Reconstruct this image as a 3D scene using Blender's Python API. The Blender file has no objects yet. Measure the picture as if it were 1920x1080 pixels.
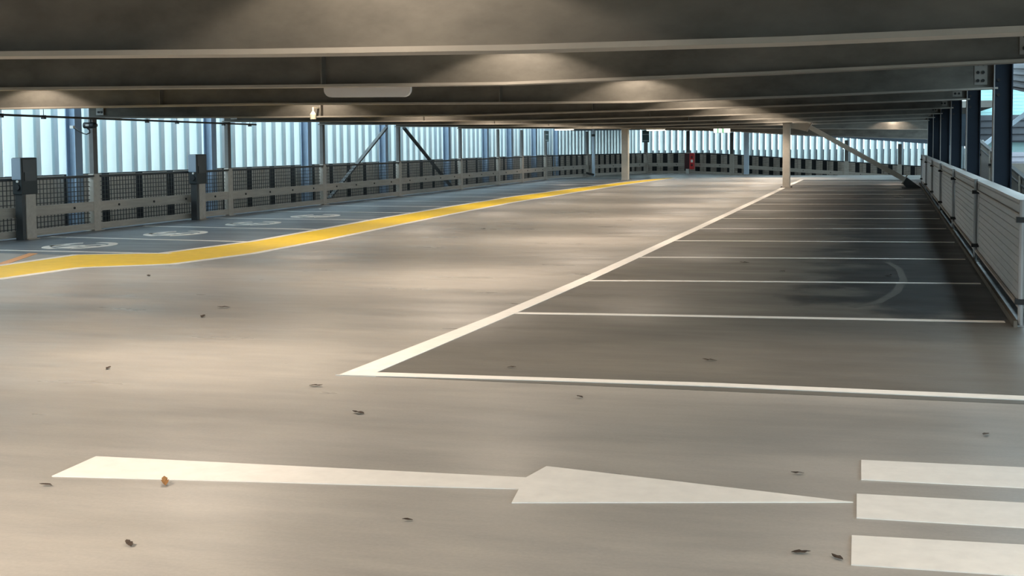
import bpy, math, random
from math import sin, cos, pi, radians, sqrt, atan2
from mathutils import Vector, Matrix
random.seed(7)
SC = bpy.context.scene
COL = SC.collection

# ------------------------------------------------------------------ camera
cd = bpy.data.cameras.new('camera')
cam = bpy.data.objects.new('camera', cd)
COL.objects.link(cam)
R = Vector((0.96189, 0.27308, -0.00800)).normalized()
FW = Vector((-sin(radians(15.8513)) * cos(radians(3.6691)), cos(radians(15.8513)) * cos(radians(3.6691)), -sin(radians(3.6691))))
R = (R - FW * R.dot(FW)).normalized()
U = R.cross(FW)
m = Matrix((R, U, -FW)).transposed().to_4x4()
m.translation = Vector((0, 0, 1.5))
cam.matrix_world = m
cd.sensor_fit = 'HORIZONTAL'
cd.sensor_width = 36.0
cd.lens = 2500.0 / 1920.0 * 36.0
cd.shift_y = -110.0 / 1920.0
cd.clip_end = 4000
SC.camera = cam

# ------------------------------------------------------------------ world, exposure
w = bpy.data.worlds.new('overcast_sky')
SC.world = w
w.use_nodes = True
wn = w.node_tree.nodes
bg = wn['Background']
bg.inputs[0].default_value = (0.66, 0.89, 1.0, 1)
bg.inputs[1].default_value = 4.0
SC.view_settings.view_transform = 'Standard'
SC.view_settings.look = 'None'
SC.view_settings.gamma = 1
SC.view_settings.use_curve_mapping = False
SC.view_settings.exposure = 0.70
LAMP_W = 44.0
FILL_LAMP_W = 330.0  # power of the invented fill lamps
SIDE_LOBE = 0.0
LAMP_COL = (1.0, 0.83, 0.67)

# ------------------------------------------------------------------ materials
def mat(name, col, rough=0.6, metal=0.0, var=0.0, scale=2.0, col2=None, bump=0.0, stretch=None, spec=0.5, emit=None, detail=6):
    M = bpy.data.materials.new(name)
    M.use_nodes = True
    nt = M.node_tree
    b = nt.nodes['Principled BSDF']
    b.inputs['Base Color'].default_value = (*col, 1)
    b.inputs['Roughness'].default_value = rough
    b.inputs['Metallic'].default_value = metal
    b.inputs['Specular IOR Level'].default_value = spec
    if emit:
        b.inputs['Emission Color'].default_value = (*emit[0], 1)
        b.inputs['Emission Strength'].default_value = emit[1]
    if var or col2:
        tc = nt.nodes.new('ShaderNodeTexCoord')
        mp = nt.nodes.new('ShaderNodeMapping')
        mp.inputs['Scale'].default_value = stretch or (1, 1, 1)
        n = nt.nodes.new('ShaderNodeTexNoise')
        n.inputs['Scale'].default_value = scale
        n.inputs['Detail'].default_value = detail
        n.inputs['Roughness'].default_value = 0.6
        r = nt.nodes.new('ShaderNodeValToRGB')
        r.color_ramp.elements[0].position = 0.3
        r.color_ramp.elements[1].position = 0.7
        c2 = col2 or tuple(max(0, c * (1 - var)) for c in col)
        r.color_ramp.elements[0].color = (*c2, 1)
        r.color_ramp.elements[1].color = (*col, 1)
        nt.links.new(tc.outputs['Object'], mp.inputs[0])
        nt.links.new(mp.outputs[0], n.inputs['Vector'])
        nt.links.new(n.outputs['Fac'], r.inputs[0])
        nt.links.new(r.outputs[0], b.inputs['Base Color'])
        if bump:
            bp = nt.nodes.new('ShaderNodeBump')
            bp.inputs['Strength'].default_value = bump
            bp.inputs['Distance'].default_value = 0.01
            nt.links.new(n.outputs['Fac'], bp.inputs['Height'])
            nt.links.new(bp.outputs[0], b.inputs['Normal'])
    return M

def floor_mat(name, base, dark, rough, stain=None, stain_x=None):
    """painted deck coating: two scales of cloudy wear, fine speckle, slightly uneven gloss"""
    M = bpy.data.materials.new(name)
    M.use_nodes = True
    nt = M.node_tree
    L = nt.links.new
    b = nt.nodes['Principled BSDF']
    tc = nt.nodes.new('ShaderNodeTexCoord')
    def noise(scale, detail, sx=(1, 1, 1), rg=0.55):
        mp = nt.nodes.new('ShaderNodeMapping'); mp.inputs['Scale'].default_value = sx
        n = nt.nodes.new('ShaderNodeTexNoise'); n.inputs['Scale'].default_value = scale
        n.inputs['Detail'].default_value = detail; n.inputs['Roughness'].default_value = rg
        L(tc.outputs['Object'], mp.inputs[0]); L(mp.outputs[0], n.inputs['Vector'])
        return n
    def ramp(src, a, c, ca=(0, 0, 0, 1), cc=(1, 1, 1, 1)):
        r = nt.nodes.new('ShaderNodeValToRGB')
        r.color_ramp.elements[0].position = a; r.color_ramp.elements[1].position = c
        r.color_ramp.elements[0].color = ca; r.color_ramp.elements[1].color = cc
        L(src, r.inputs[0]); return r
    def mix(f, a, c, mode='MIX'):
        x = nt.nodes.new('ShaderNodeMixRGB'); x.blend_type = mode
        for i, s in enumerate((f, a, c)):
            if isinstance(s, (float, int)): x.inputs[i].default_value = s
            elif isinstance(s, tuple): x.inputs[i].default_value = s
            else: L(s, x.inputs[i])
        return x.outputs[0]
    n1 = noise(0.55, 5, (0.6, 1.4, 1)); r1 = ramp(n1.outputs['Fac'], 0.3, 0.7, (*dark, 1), (*base, 1))
    n2 = noise(3.0, 8, (0.5, 2.2, 1), 0.7); r2 = ramp(n2.outputs['Fac'], 0.3, 0.72, (0.84, 0.84, 0.85, 1), (1.06, 1.05, 1.03, 1))
    n3 = noise(55, 3); r3 = ramp(n3.outputs['Fac'], 0.35, 0.65, (0.95, 0.95, 0.95, 1), (1.03, 1.03, 1.03, 1))
    c = mix(1.0, r1.outputs[0], r2.outputs[0], 'MULTIPLY')
    c = mix(1.0, c, r3.outputs[0], 'MULTIPLY')
    if stain:
        sx = nt.nodes.new('ShaderNodeSeparateXYZ'); L(tc.outputs['Object'], sx.inputs[0])
        mr = nt.nodes.new('ShaderNodeMapRange')
        mr.inputs[1].default_value = stain_x[0]; mr.inputs[2].default_value = stain_x[1]
        L(sx.outputs[0], mr.inputs[0])
        n4 = noise(1.6, 7, (1, 0.9, 1), 0.65)
        ad = nt.nodes.new('ShaderNodeMath'); ad.operation = 'ADD'
        my = nt.nodes.new('ShaderNodeMapRange'); my.inputs[1].default_value = 10.2; my.inputs[2].default_value = 13.0
        L(sx.outputs[1], my.inputs[0])
        mm = nt.nodes.new('ShaderNodeMath'); mm.operation = 'MULTIPLY'
        L(mr.outputs[0], mm.inputs[0]); L(my.outputs[0], mm.inputs[1])
        L(mm.outputs[0], ad.inputs[0]); L(n4.outputs['Fac'], ad.inputs[1])
        r4 = ramp(ad.outputs[0], 0.80, 1.15)
        c = mix(r4.outputs[0], c, (*stain, 1))
    L(c, b.inputs['Base Color'])
    n5 = noise(1.1, 5, (0.5, 1.8, 1)); r5 = ramp(n5.outputs['Fac'], 0.3, 0.7, (rough - 0.07,) * 3 + (1,), (rough + 0.1,) * 3 + (1,))
    L(r5.outputs[0], b.inputs['Roughness'])
    bp = nt.nodes.new('ShaderNodeBump'); bp.inputs['Strength'].default_value = 0.06; bp.inputs['Distance'].default_value = 0.004
    L(n3.outputs['Fac'], bp.inputs['Height']); L(bp.outputs[0], b.inputs['Normal'])
    b.inputs['Specular IOR Level'].default_value = 0.45
    return M

def fin_mat(name='translucent_fin_sheet', c1=(0.78, 0.80, 0.79), c2=(0.78, 0.80, 0.78)):
    M = bpy.data.materials.new(name)
    M.use_nodes = True
    nt = M.node_tree; L = nt.links.new
    nt.nodes.remove(nt.nodes['Principled BSDF'])
    out = nt.nodes['Material Output']
    d = nt.nodes.new('ShaderNodeBsdfDiffuse'); t = nt.nodes.new('ShaderNodeBsdfTranslucent')
    d.inputs[0].default_value = (*c1, 1); t.inputs[0].default_value = (*c2, 1)
    mx = nt.nodes.new('ShaderNodeMixShader'); mx.inputs[0].default_value = 0.6
    L(d.outputs[0], mx.inputs[1]); L(t.outputs[0], mx.inputs[2]); L(mx.outputs[0], out.inputs[0])
    return M

MT = dict(
    aisle=floor_mat('aisle_coating', (0.42, 0.40, 0.37), (0.345, 0.33, 0.305), 0.33),
    bay=floor_mat('right_bay_coating', (0.175, 0.165, 0.145), (0.125, 0.12, 0.11), 0.40, (0.030, 0.032, 0.035), (-2.0, 1.3)),
    bayl=floor_mat('left_bay_coating', (0.17, 0.185, 0.205), (0.135, 0.147, 0.165), 0.36),
    scuff=mat('pale_scuffed_coating', (0.13, 0.123, 0.112), 0.5, var=0.45, scale=4),
    white=mat('white_road_paint', (0.87, 0.84, 0.79), 0.5, var=0.10, scale=9, bump=0.05),
    yellow=mat('yellow_road_paint', (0.95, 0.66, 0.035), 0.5, var=0.12, scale=5),
    orange=mat('orange_road_paint', (0.75, 0.36, 0.12), 0.5, var=0.1, scale=6),
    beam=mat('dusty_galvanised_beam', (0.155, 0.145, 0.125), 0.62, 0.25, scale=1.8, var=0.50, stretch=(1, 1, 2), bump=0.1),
    flange=mat('bounce_lit_flange', (0.30, 0.28, 0.245), 0.6, 0.1, var=0.15, scale=4),  # paler than the web: bounce light from the floor put into the colour
    soffit=mat('grey_deck_soffit', (0.25, 0.24, 0.22), 0.8, var=0.3, scale=1.2, bump=0.2),
    plate=mat('bolted_end_plate', (0.28, 0.27, 0.25), 0.55, 0.3, var=0.2, scale=8),
    bolt=mat('dark_bolt', (0.02, 0.02, 0.02), 0.5, 0.5),
    fence=mat('galvanised_fence', (0.45, 0.40, 0.345), 0.6, 0.15, var=0.18, scale=12, bump=0.05),
    rail=mat('flat_guard_rail', (0.43, 0.38, 0.325), 0.6, 0.15, var=0.22, scale=7, stretch=(1, 0.3, 3)),
    postup=mat('backlit_post_extension', (0.13, 0.125, 0.12), 0.7, 0.1, var=0.2, scale=8),  # darker than the lower post: backlighting put into the colour
    dark=mat('dark_grey_steel', (0.055, 0.058, 0.06), 0.6, 0.2, var=0.2, scale=6),
    mesh=mat('dark_mesh_wire', (0.045, 0.042, 0.040), 0.7, 0.2, var=0.2, scale=9),
    infill=mat('taupe_screen_sheet', (0.44, 0.375, 0.315), 0.75, 0.0, var=0.25, scale=5, stretch=(1, 1, 4)),
    gapdark=mat('gap_darkening', (0.022, 0.024, 0.027), 0.8, spec=0.2),  # near-black colour that stands for shade inside gaps
    fin=fin_mat(),
    finmidshade=fin_mat('fin_sheet_mid_shade', (0.5, 0.57, 0.58), (0.46, 0.53, 0.55)),  # this and the next: fin shading painted as mid-tone and grey bands
    finshade=mat('fin_edge_shade', (0.55, 0.60, 0.62), 0.5, 0.1, var=0.1, scale=4),
    screen=fin_mat('aqua_screen_sheet', (0.46, 0.60, 0.60), (0.52, 0.70, 0.70)),
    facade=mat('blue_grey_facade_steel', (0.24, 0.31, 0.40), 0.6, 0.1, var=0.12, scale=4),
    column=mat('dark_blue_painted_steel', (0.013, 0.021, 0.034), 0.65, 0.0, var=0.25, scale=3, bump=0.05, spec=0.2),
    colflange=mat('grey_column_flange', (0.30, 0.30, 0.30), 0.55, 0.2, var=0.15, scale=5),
    cream=mat('pale_steel_column', (0.50, 0.455, 0.385), 0.6, 0.0, var=0.16, scale=5, bump=0.05),
    sheet=mat('grey_parapet_sheet', (0.43, 0.415, 0.40), 0.5, 0.35, var=0.14, scale=5, stretch=(1, 0.5, 4)),
    kerb=mat('dusty_kerb_plate', (0.13, 0.115, 0.095), 0.9, spec=0.1, var=0.3, scale=8),
    black=mat('black_plastic_case', (0.012, 0.014, 0.016), 0.35, 0.0, var=0.2, scale=10),
    gloss=mat('sky_reflection_blue_grey', (0.16, 0.20, 0.25), 0.2, 0.0),  # sky reflection on the charger side put into the base colour
    charcoal=mat('charcoal_enclosure', (0.020, 0.026, 0.028), 0.6, var=0.15, scale=10),
    lamp=mat('lamp_diffuser', (0.9, 0.85, 0.75), 0.5, emit=((1.0, 0.86, 0.62), 5.0)),
    housing=mat('lamp_housing', (0.55, 0.54, 0.52), 0.5),
    board=mat('plain_grey_board', (0.85, 0.83, 0.81), 0.5, emit=None, var=0.05, scale=3),
    red=mat('red_enamel', (0.55, 0.02, 0.02), 0.4, var=0.1, scale=8),
    redd=mat('dark_red_enamel', (0.05, 0.006, 0.008), 0.5),
    sign=mat('dark_green_sign_face', (0.02, 0.045, 0.045), 0.4),
    signl=mat('pale_sign_strip', (0.22, 0.26, 0.26), 0.5),
    exitw=mat('lit_sign_white', (0.9, 0.95, 0.9), 0.5, emit=((0.92, 1.0, 0.86), 1.6)),
    exitg=mat('lit_sign_green', (0.1, 0.4, 0.2), 0.5, emit=((0.25, 0.55, 0.32), 0.7)),
    pipe=mat('pale_blue_downpipe', (0.50, 0.60, 0.70), 0.45, var=0.1, scale=6),
    camc=mat('cream_camera_shell', (0.72, 0.66, 0.52), 0.4, var=0.08, scale=8),
    leafb=mat('brown_dry_leaf', (0.33, 0.16, 0.045), 0.8, var=0.4, scale=30),
    leafd=mat('dark_dry_leaf', (0.055, 0.035, 0.022), 0.85, var=0.4, scale=30),
    leafp=mat('pale_paper_scrap', (0.62, 0.60, 0.56), 0.7),
    ground=mat('street_asphalt', (0.014, 0.015, 0.017), 1.0, var=0.3, scale=0.3, spec=0.0),
    lilac=mat('pale_ribbed_cladding', (0.30, 0.29, 0.33), 0.45, 0.2, var=0.1, scale=2),
    greyrib=mat('grey_ribbed_fascia', (0.075, 0.08, 0.09), 0.8, 0.0, spec=0.1, var=0.15, scale=2),
    bldg=mat('distant_render', (0.36, 0.42, 0.48), 0.8, var=0.12, scale=0.4),
    glass=mat('distant_window', (0.05, 0.08, 0.11), 0.15),
    roof=mat('distant_roof', (0.16, 0.16, 0.17), 0.8),
)

# ------------------------------------------------------------------ mesh helpers
class MB:
    def __init__(s): s.v = []; s.f = []
    def add(s, vs, fs):
        o = len(s.v); s.v += [tuple(v) for v in vs]; s.f += [tuple(i + o for i in f) for f in fs]; return s
    def hexa(s, p): # 8 corners: bottom 4 ccw, top 4 ccw
        return s.add(p, [(3, 2, 1, 0), (4, 5, 6, 7), (0, 1, 5, 4), (1, 2, 6, 5), (2, 3, 7, 6), (3, 0, 4, 7)])
    def box(s, x0, x1, y0, y1, z0, z1):
        return s.hexa([(x0, y0, z0), (x1, y0, z0), (x1, y1, z0), (x0, y1, z0), (x0, y0, z1), (x1, y0, z1), (x1, y1, z1), (x0, y1, z1)])
    def bar(s, p, q, wd, ht, up=(0, 0, 1)):
        p, q = Vector(p), Vector(q); d = (q - p).normalized(); u = Vector(up)
        sd = d.cross(u).normalized() * wd / 2; u2 = sd.cross(d).normalized() * ht / 2
        return s.hexa([p - sd - u2, p + sd - u2, q + sd - u2, q - sd - u2, p - sd + u2, p + sd + u2, q + sd + u2, q - sd + u2])
    def cyl(s, p, q, r, n=10, r2=None):
        p, q = Vector(p), Vector(q); d = (q - p).normalized()
        a = d.orthogonal().normalized(); b = d.cross(a); r2 = r if r2 is None else r2
        vs = [p + (a * cos(2 * pi * i / n) + b * sin(2 * pi * i / n)) * r for i in range(n)] + [q + (a * cos(2 * pi * i / n) + b * sin(2 * pi * i / n)) * r2 for i in range(n)]
        return s.add(vs, [(i, (i + 1) % n, n + (i + 1) % n, n + i) for i in range(n)] + [tuple(range(n - 1, -1, -1)), tuple(range(n, 2 * n))])
    def tube(s, pts, r, n=8):
        for a, b in zip(pts, pts[1:]): s.cyl(a, b, r, n)
        return s
    def prism(s, poly, z0, z1): # xy polygon ccw
        n = len(poly)
        return s.add([(x, y, z0) for x, y in poly] + [(x, y, z1) for x, y in poly],
                     [tuple(range(n - 1, -1, -1)), tuple(range(n, 2 * n))] + [(i, (i + 1) % n, n + (i + 1) % n, n + i) for i in range(n)])
    def ribbon(s, pts, z0, z1, quads=True): # pts list of (left xy, right xy)
        for (a, b), (c, d) in zip(pts, pts[1:]):
            s.hexa([(*a, z0), (*b, z0), (*d, z0), (*c, z0), (*a, z1), (*b, z1), (*d, z1), (*c, z1)])
        return s

def wloc(o):
    v = Vector((0, 0, 0))
    while o is not None: v += o.location; o = o.parent
    return v
def bevel(o, wd=0.006, seg=2):
    b = o.modifiers.new('bevel', 'BEVEL'); b.width = wd; b.segments = seg; b.limit_method = 'ANGLE'; return o
def obj(name, mb, m_, parent=None, smooth=False, bev=0):
    me = bpy.data.meshes.new(name)
    off = wloc(parent) if parent else Vector((0, 0, 0))
    me.from_pydata([tuple(Vector(v) - off) for v in mb.v], [], mb.f)
    me.validate()
    if smooth:
        for p in me.polygons: p.use_smooth = True
    me.materials.append(MT[m_] if isinstance(m_, str) else m_)
    o = bpy.data.objects.new(name, me); COL.objects.link(o)
    if parent: o.parent = parent
    import bmesh
    b_ = bmesh.new(); b_.from_mesh(me); bmesh.ops.recalc_face_normals(b_, faces=b_.faces); b_.to_mesh(me); b_.free()
    if bev: bevel(o, bev)
    return o
def inst(name, me, loc, parent, rotz=0):
    o = bpy.data.objects.new(name, me); COL.objects.link(o); o.parent = parent
    o.location = Vector(loc) - wloc(parent); o.rotation_euler = (0, 0, rotz); return o
def tag(o, label, cat, group=None):
    o['label'] = label; o['category'] = cat
    if group: o['group'] = group
    return o
def thing(name, label, cat, loc, group=None):
    o = bpy.data.objects.new(name, None); COL.objects.link(o); o.location = loc; o.empty_display_size = 0.2
    return tag(o, label, cat, group)
def struct(name, mb, m_):
    o = obj(name, mb, m_); o['kind'] = 'structure'; return o

# ------------------------------------------------------------------ layout numbers
LX = -13.78                                   # left fence line
LPY = [10.8, 15.95, 21.04, 26.1, 31.1, 36.5, 42.3, 46.75, 50.0, 53.7]     # left fence posts
RX = 1.05                                     # right parapet line
RPY = [11.38, 17.42, 23.5, 29.6, 35.6, 41.6, 47.6]
CORNER = (-13.15, 58.8)
FARP = [(-11.4, 64.0), (-9.35, 64.0), (-7.27, 64.0), (-4.65, 64.0), (-1.97, 64.0), (0.41, 64.0), (2.9, 64.0)]
def far_z(x):                                 # the deck beyond the crest runs down to the right
    return 0.0 if x < -8.5 else -0.068 * (x + 8.5)

# ------------------------------------------------------------------ floor
fb = MB().box(-14.2, 6.0, -40.0, 11.2, -0.35, 0.0).box(-14.2, 1.14, 11.2, 48.3, -0.35, 0.0).box(-14.2, 1.55, 48.3, 60.6, -0.35, 0.0)
floor = struct('floor', fb, 'aisle')
rm = MB()
xs = [-14.2, -8.5, -4, 0, 3.5]
for a, b in zip(xs, xs[1:]):
    rm.hexa([(a, 60.6, -0.6), (b, 60.6, -0.6), (b, 64.6, far_z(b) - 0.6), (a, 64.6, far_z(a) - 0.6),
             (a, 60.6, 0), (b, 60.6, 0), (b, 64.6, far_z(b)), (a, 64.6, far_z(a))])
obj('exit_ramp', rm, 'aisle', floor)['label'] = 'ramp falling away to the right behind the far crest'
WO = [(-3.45, 8.0), (-3.33, 11.2), (-3.29, 14.0), (-3.29, 17), (-3.30, 20), (-3.31, 24), (-3.34, 30), (-3.38, 38), (-3.42, 44.3), (-3.42, 53.6)]
def wo_x(y):
    for (xa, ya), (xb, yb) in zip(WO, WO[1:]):
        if y <= yb: return xa + (xb - xa) * (y - ya) / (yb - ya)
    return WO[-1][0]
bay = MB(); bay.ribbon([((x + 0.04, y), (1.10, y)) for x, y in WO], 0.0, 0.002)
obj('bay_coating', bay, 'bay', floor)['label'] = 'dark grey coating of the right hand parking bays'
YU = [(-10.9, 5.0), (-10.92, 14.5), (-10.93, 16.15), (-9.86, 16.6), (-9.63, 19.0), (-9.80, 22.0), (-9.99, 25.0), (-10.20, 30.5), (-10.32, 36.4), (-10.1, 44.0), (-9.8, 50.7), (-9.4, 54.4), (-9.1, 56.5)]
YL = [(-9.85, 5.0), (-9.80, 13.0), (-9.70, 14.5), (-8.80, 15.2), (-8.53, 16.9), (-8.60, 19.5), (-8.74, 21.8), (-9.05, 27.0), (-9.29, 32.7), (-9.26, 40.0), (-9.18, 47.5), (-8.83, 54.4), (-8.75, 56.5)]
bl = MB(); bl.ribbon([((-14.1, y if i else 5.0), (x, y)) for i, (x, y) in enumerate(YU[2:])], 0.0, 0.002)
bl.v[0] = (-14.1, 16.45, 0.0); bl.v[4] = (-14.1, 16.45, 0.002)
obj('bay_coating', bl, 'bayl', floor)['label'] = 'dark blue grey coating of the left hand charging bays'
obj('yellow_strip', MB().ribbon(list(zip(YU, YL)), 0.0, 0.004), 'yellow', floor)['label'] = 'yellow painted walkway strip with a kink'
for side, P, s in (('u', YU, -1), ('l', YL, 1)):
    obj('strip_border', MB().ribbon([((x - 0.06, y + (0.04 if s < 0 else -0.04)), (x + 0.06, y + (0.04 if s < 0 else -0.04))) for x, y in P], 0.0, 0.006), 'white', floor)['label'] = 'thin white border of the yellow strip'
# right bays
obj('edge_line', MB().ribbon([((x, y), (x + (0.20 if y < 9 else 0.15), y)) for x, y in WO], 0.0, 0.0055), 'white', floor)['label'] = 'long white line along the right bays'
fl = MB().ribbon([((-3.47, 7.98), (-3.28, 8.13)), ((-1.97, 8.09), (-1.97, 8.20)), ((-1.06, 8.13), (-1.06, 8.25)), ((0.76, 8.11), (0.76, 8.24)), ((2.5, 8.10), (2.5, 8.23))], 0.0, 0.006)
obj('bay_line', fl, 'white', floor)['label'] = 'nearest white bay line'
BY = [(11.30, 11.62), (14.15, 14.68), (17.2, 17.66), (20.2, 20.6), (23.1, 23.75), (26.3, 26.8), (29.4, 29.8), (32.5, 32.8), (35.6, 35.9), (38.7, 38.9), (41.8, 42.0), (44.6, 44.8), (47.7, 47.8), (50.8, 50.9), (53.6, 53.6)]
for i, (ya, yb) in enumerate(BY):
    mbl = MB()
    x0, x1 = wo_x(ya) + 0.1, 0.92 if i != 11 else 0.3
    n = 6
    pts = []
    for k in range(n + 1):
        t = k / n; x = x0 + (x1 - x0) * t; y = ya + (yb - ya) * (t ** 0.8)
        pts.append(((x, y - 0.055), (x, y + 0.055)))
    mbl.ribbon(pts, 0.0, 0.0045)
    obj('bay_line', mbl, 'white', floor)
TA = [(-0.04, 17.2), (0.11, 16.2), (0.15, 14.95), (0.07, 13.7), (-0.1, 12.8), (-0.33, 12.36)]
obj('tyre_mark', MB().ribbon([((x - .04, y + .04), (x + .04, y - .04)) for x, y in TA], 0.0, 0.0028), 'scuff', floor)['label'] = 'faint pale curved tyre mark in the right bays'
# left bays
LB = [(16.62, 16.75, -9.7), (18.9, 19.4, -9.6), (21.9, 22.35, -9.85), (24.85, 25.1, -10.05), (27.6, 27.85, -10.15), (30.4, 30.6, -10.25), (33.2, 33.4, -10.3), (36, 36.2, -10.35), (38.8, 39, -10.3), (41.6, 41.8, -10.2), (44.4, 44.6, -10.15), (47.2, 47.4, -10.0), (50.0, 50.2, -9.9), (52.8, 53.0, -9.7)]
for ya, yb, x1 in LB:
    obj('bay_line', MB().ribbon([((-13.6, yb - 0.05), (-13.6, yb + 0.05)), ((x1, ya - 0.05), (x1, ya + 0.05))], 0.0, 0.0045), 'white', floor)
obj('orange_stripe', MB().ribbon([((-11.77, 16.3), (-11.62, 16.3)), ((-10.98, 14.4), (-10.83, 14.4))], 0.0, 0.0045), 'orange', floor)
obj('orange_stripe', MB().ribbon([((-12.8, 13.6), (-12.65, 13.6)), ((-11.0, 11.6), (-10.85, 11.6))], 0.0, 0.0045), 'orange', floor)
# oval charging symbols
def oval(cx, cy, rx, ry):
    b_ = MB()
    def arc(x, y, ra, rb, a0, a1, tw, n):
        P = []
        for i in range(n + 1):
            a = radians(a0 + (a1 - a0) * i / n)
            P.append(((x + (ra - tw) * cos(a), y + (rb - tw * 1.3) * sin(a)), (x + ra * cos(a), y + rb * sin(a))))
        b_.ribbon(P, 0.0, 0.0055)
    arc(cx, cy, rx, ry, -62, 100, 0.12, 22)
    arc(cx, cy, rx, ry, 128, 262, 0.12, 18)
    arc(cx - rx * 0.66, cy - 0.06, rx * 0.27, ry * 0.30, 0, 360, 0.07, 14)   # wheel
    arc(cx + rx * 0.42, cy + 0.02, rx * 0.36, ry * 0.36, 20, 330, 0.07, 16)    # cable loop
    b_.prism([(cx - 0.10, cy - ry * 0.72), (cx + 0.16, cy - ry * 0.78), (cx + 0.13, cy - ry * 0.30), (cx - 0.05, cy - ry * 0.22)], 0.0, 0.0058)  # plug body
    b_.prism([(cx - 0.30, cy - ry * 0.10), (cx - 0.02, cy - ry * 0.05), (cx + 0.02, cy + ry * 0.15), (cx - 0.26, cy + ry * 0.06)], 0.0, 0.0058)
    return b_
for cx, cy in ((-11.88, 17.72), (-11.85, 20.5), (-11.84, 23.4), (-11.75, 26.1)):
    obj('charging_symbol', oval(cx, cy, 0.49, 0.68), 'white', floor)['label'] = 'white oval charging symbol painted in a left bay'
# big arrow
ar = MB().prism([(-3.67, 5.20), (-1.54, 5.50), (-1.51, 5.28), (-0.135, 5.635), (-1.525, 5.925), (-1.562, 5.70), (-3.695, 5.59)], 0.0, 0.004)
obj('arrow_marking', ar, 'white', floor)['label'] = 'large white arrow pointing right'
for ya, yb, za, zb, x0 in ((6.028, 6.40, 6.05, 6.43, -0.117), (5.40, 5.772, 5.42, 5.795, -0.122), (4.787, 5.15, 4.81, 5.19, -0.126), (4.17, 4.53, 4.2, 4.56, -0.13)):
    mm = MB().prism([(x0 + 0.006, ya), (x0 + 0.74, za), (3.4, za + 0.03), (3.4, zb + 0.03), (x0 + 0.74, zb), (x0 - 0.002, yb)], 0.0, 0.004)
    obj('crossing_bar', mm, 'white', floor)

# ------------------------------------------------------------------ ceiling
cb = MB().box(-14.0, 1.7, 12.6, 52.0, 2.66, 2.95)
cb.box(-14.0, 6.0, -40.0, 12.6, 2.66, 2.95)
cb.box(-14.0, 3.6, 52.0, 64.9, 2.70, 2.95)
ceiling = struct('ceiling', cb, 'soffit')
struct('wall_rear', MB().box(-15.2, 6.0, -40.3, -40.0, -0.35, 2.95), 'soffit')

# ------------------------------------------------------------------ steel ceiling beams
PROF_N = [(-13.85, 2.03), (-8.2, 2.05), (-5.5, 2.025), (-3.2, 2.01), (-1.0, 2.055), (1.25, 2.12)]
PROF_F = [(-13.85, 2.015), (-10.5, 1.99), (-7.0, 1.985), (-4.5, 2.035), (-2.3, 2.075), (1.25, 2.165)]
PROF_1 = [(-13.85, 2.02), (-6.0, 1.96), (-4.1, 1.93), (-2.7, 1.902), (-1.5, 1.886), (-0.4, 1.885), (1.25, 1.91)]
PROF_R = [(-13.4, 2.06), (-9.5, 2.04), (-6.5, 2.02), (-3.5, 1.98), (-1.0, 1.94), (1.6, 1.90)]
PROF_S = [(-13.2, 2.10), (-9.5, 2.04), (-6.5, 1.94), (-4, 1.78), (-1.5, 1.67), (1.6, 1.54)]
BEAMS = [(0, 0, 0, PROF_N, ''), (-6.4, -12.6, 2.05, PROF_N, 'ceiling beam behind the camera'),
         (0.6, -0.6, 2.05, PROF_N, 'ceiling beam overhead'),
         (5.7, 5.4, 0, PROF_1, 'nearest deep steel ceiling beam, warm light patch on its left half'),
         (10.8, 11.4, 0, PROF_N, 'second ceiling beam from the camera, bolted plate at its right end'),
         (15.95, 17.4, 0, PROF_N, 'third ceiling beam from the camera, ending on the widest blue column'),
         (21.04, 23.4, 0, PROF_F, 'fourth ceiling beam from the camera, the one the cream camera hangs from'),
         (26.1, 29.4, 0, PROF_F, 'fifth ceiling beam from the camera, its left end bluish'),
         (31.1, 35.4, 0, PROF_F, 'sixth ceiling beam from the camera'),
         (36.5, 41.4, 0, PROF_F, 'seventh ceiling beam from the camera, in front of the braced column'),
         (42.3, 47.4, 0, PROF_F, 'eighth ceiling beam from the camera, level with the end of the right parapet'),
         (46.75, 53.0, 0, PROF_R, 'ninth ceiling beam, sloping down to the right past the braced column'),
         (53.7, 58.4, 0, PROF_S, 'last ceiling beam, sloping down to the right before the far fins')]
lamp_spots = []
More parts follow.
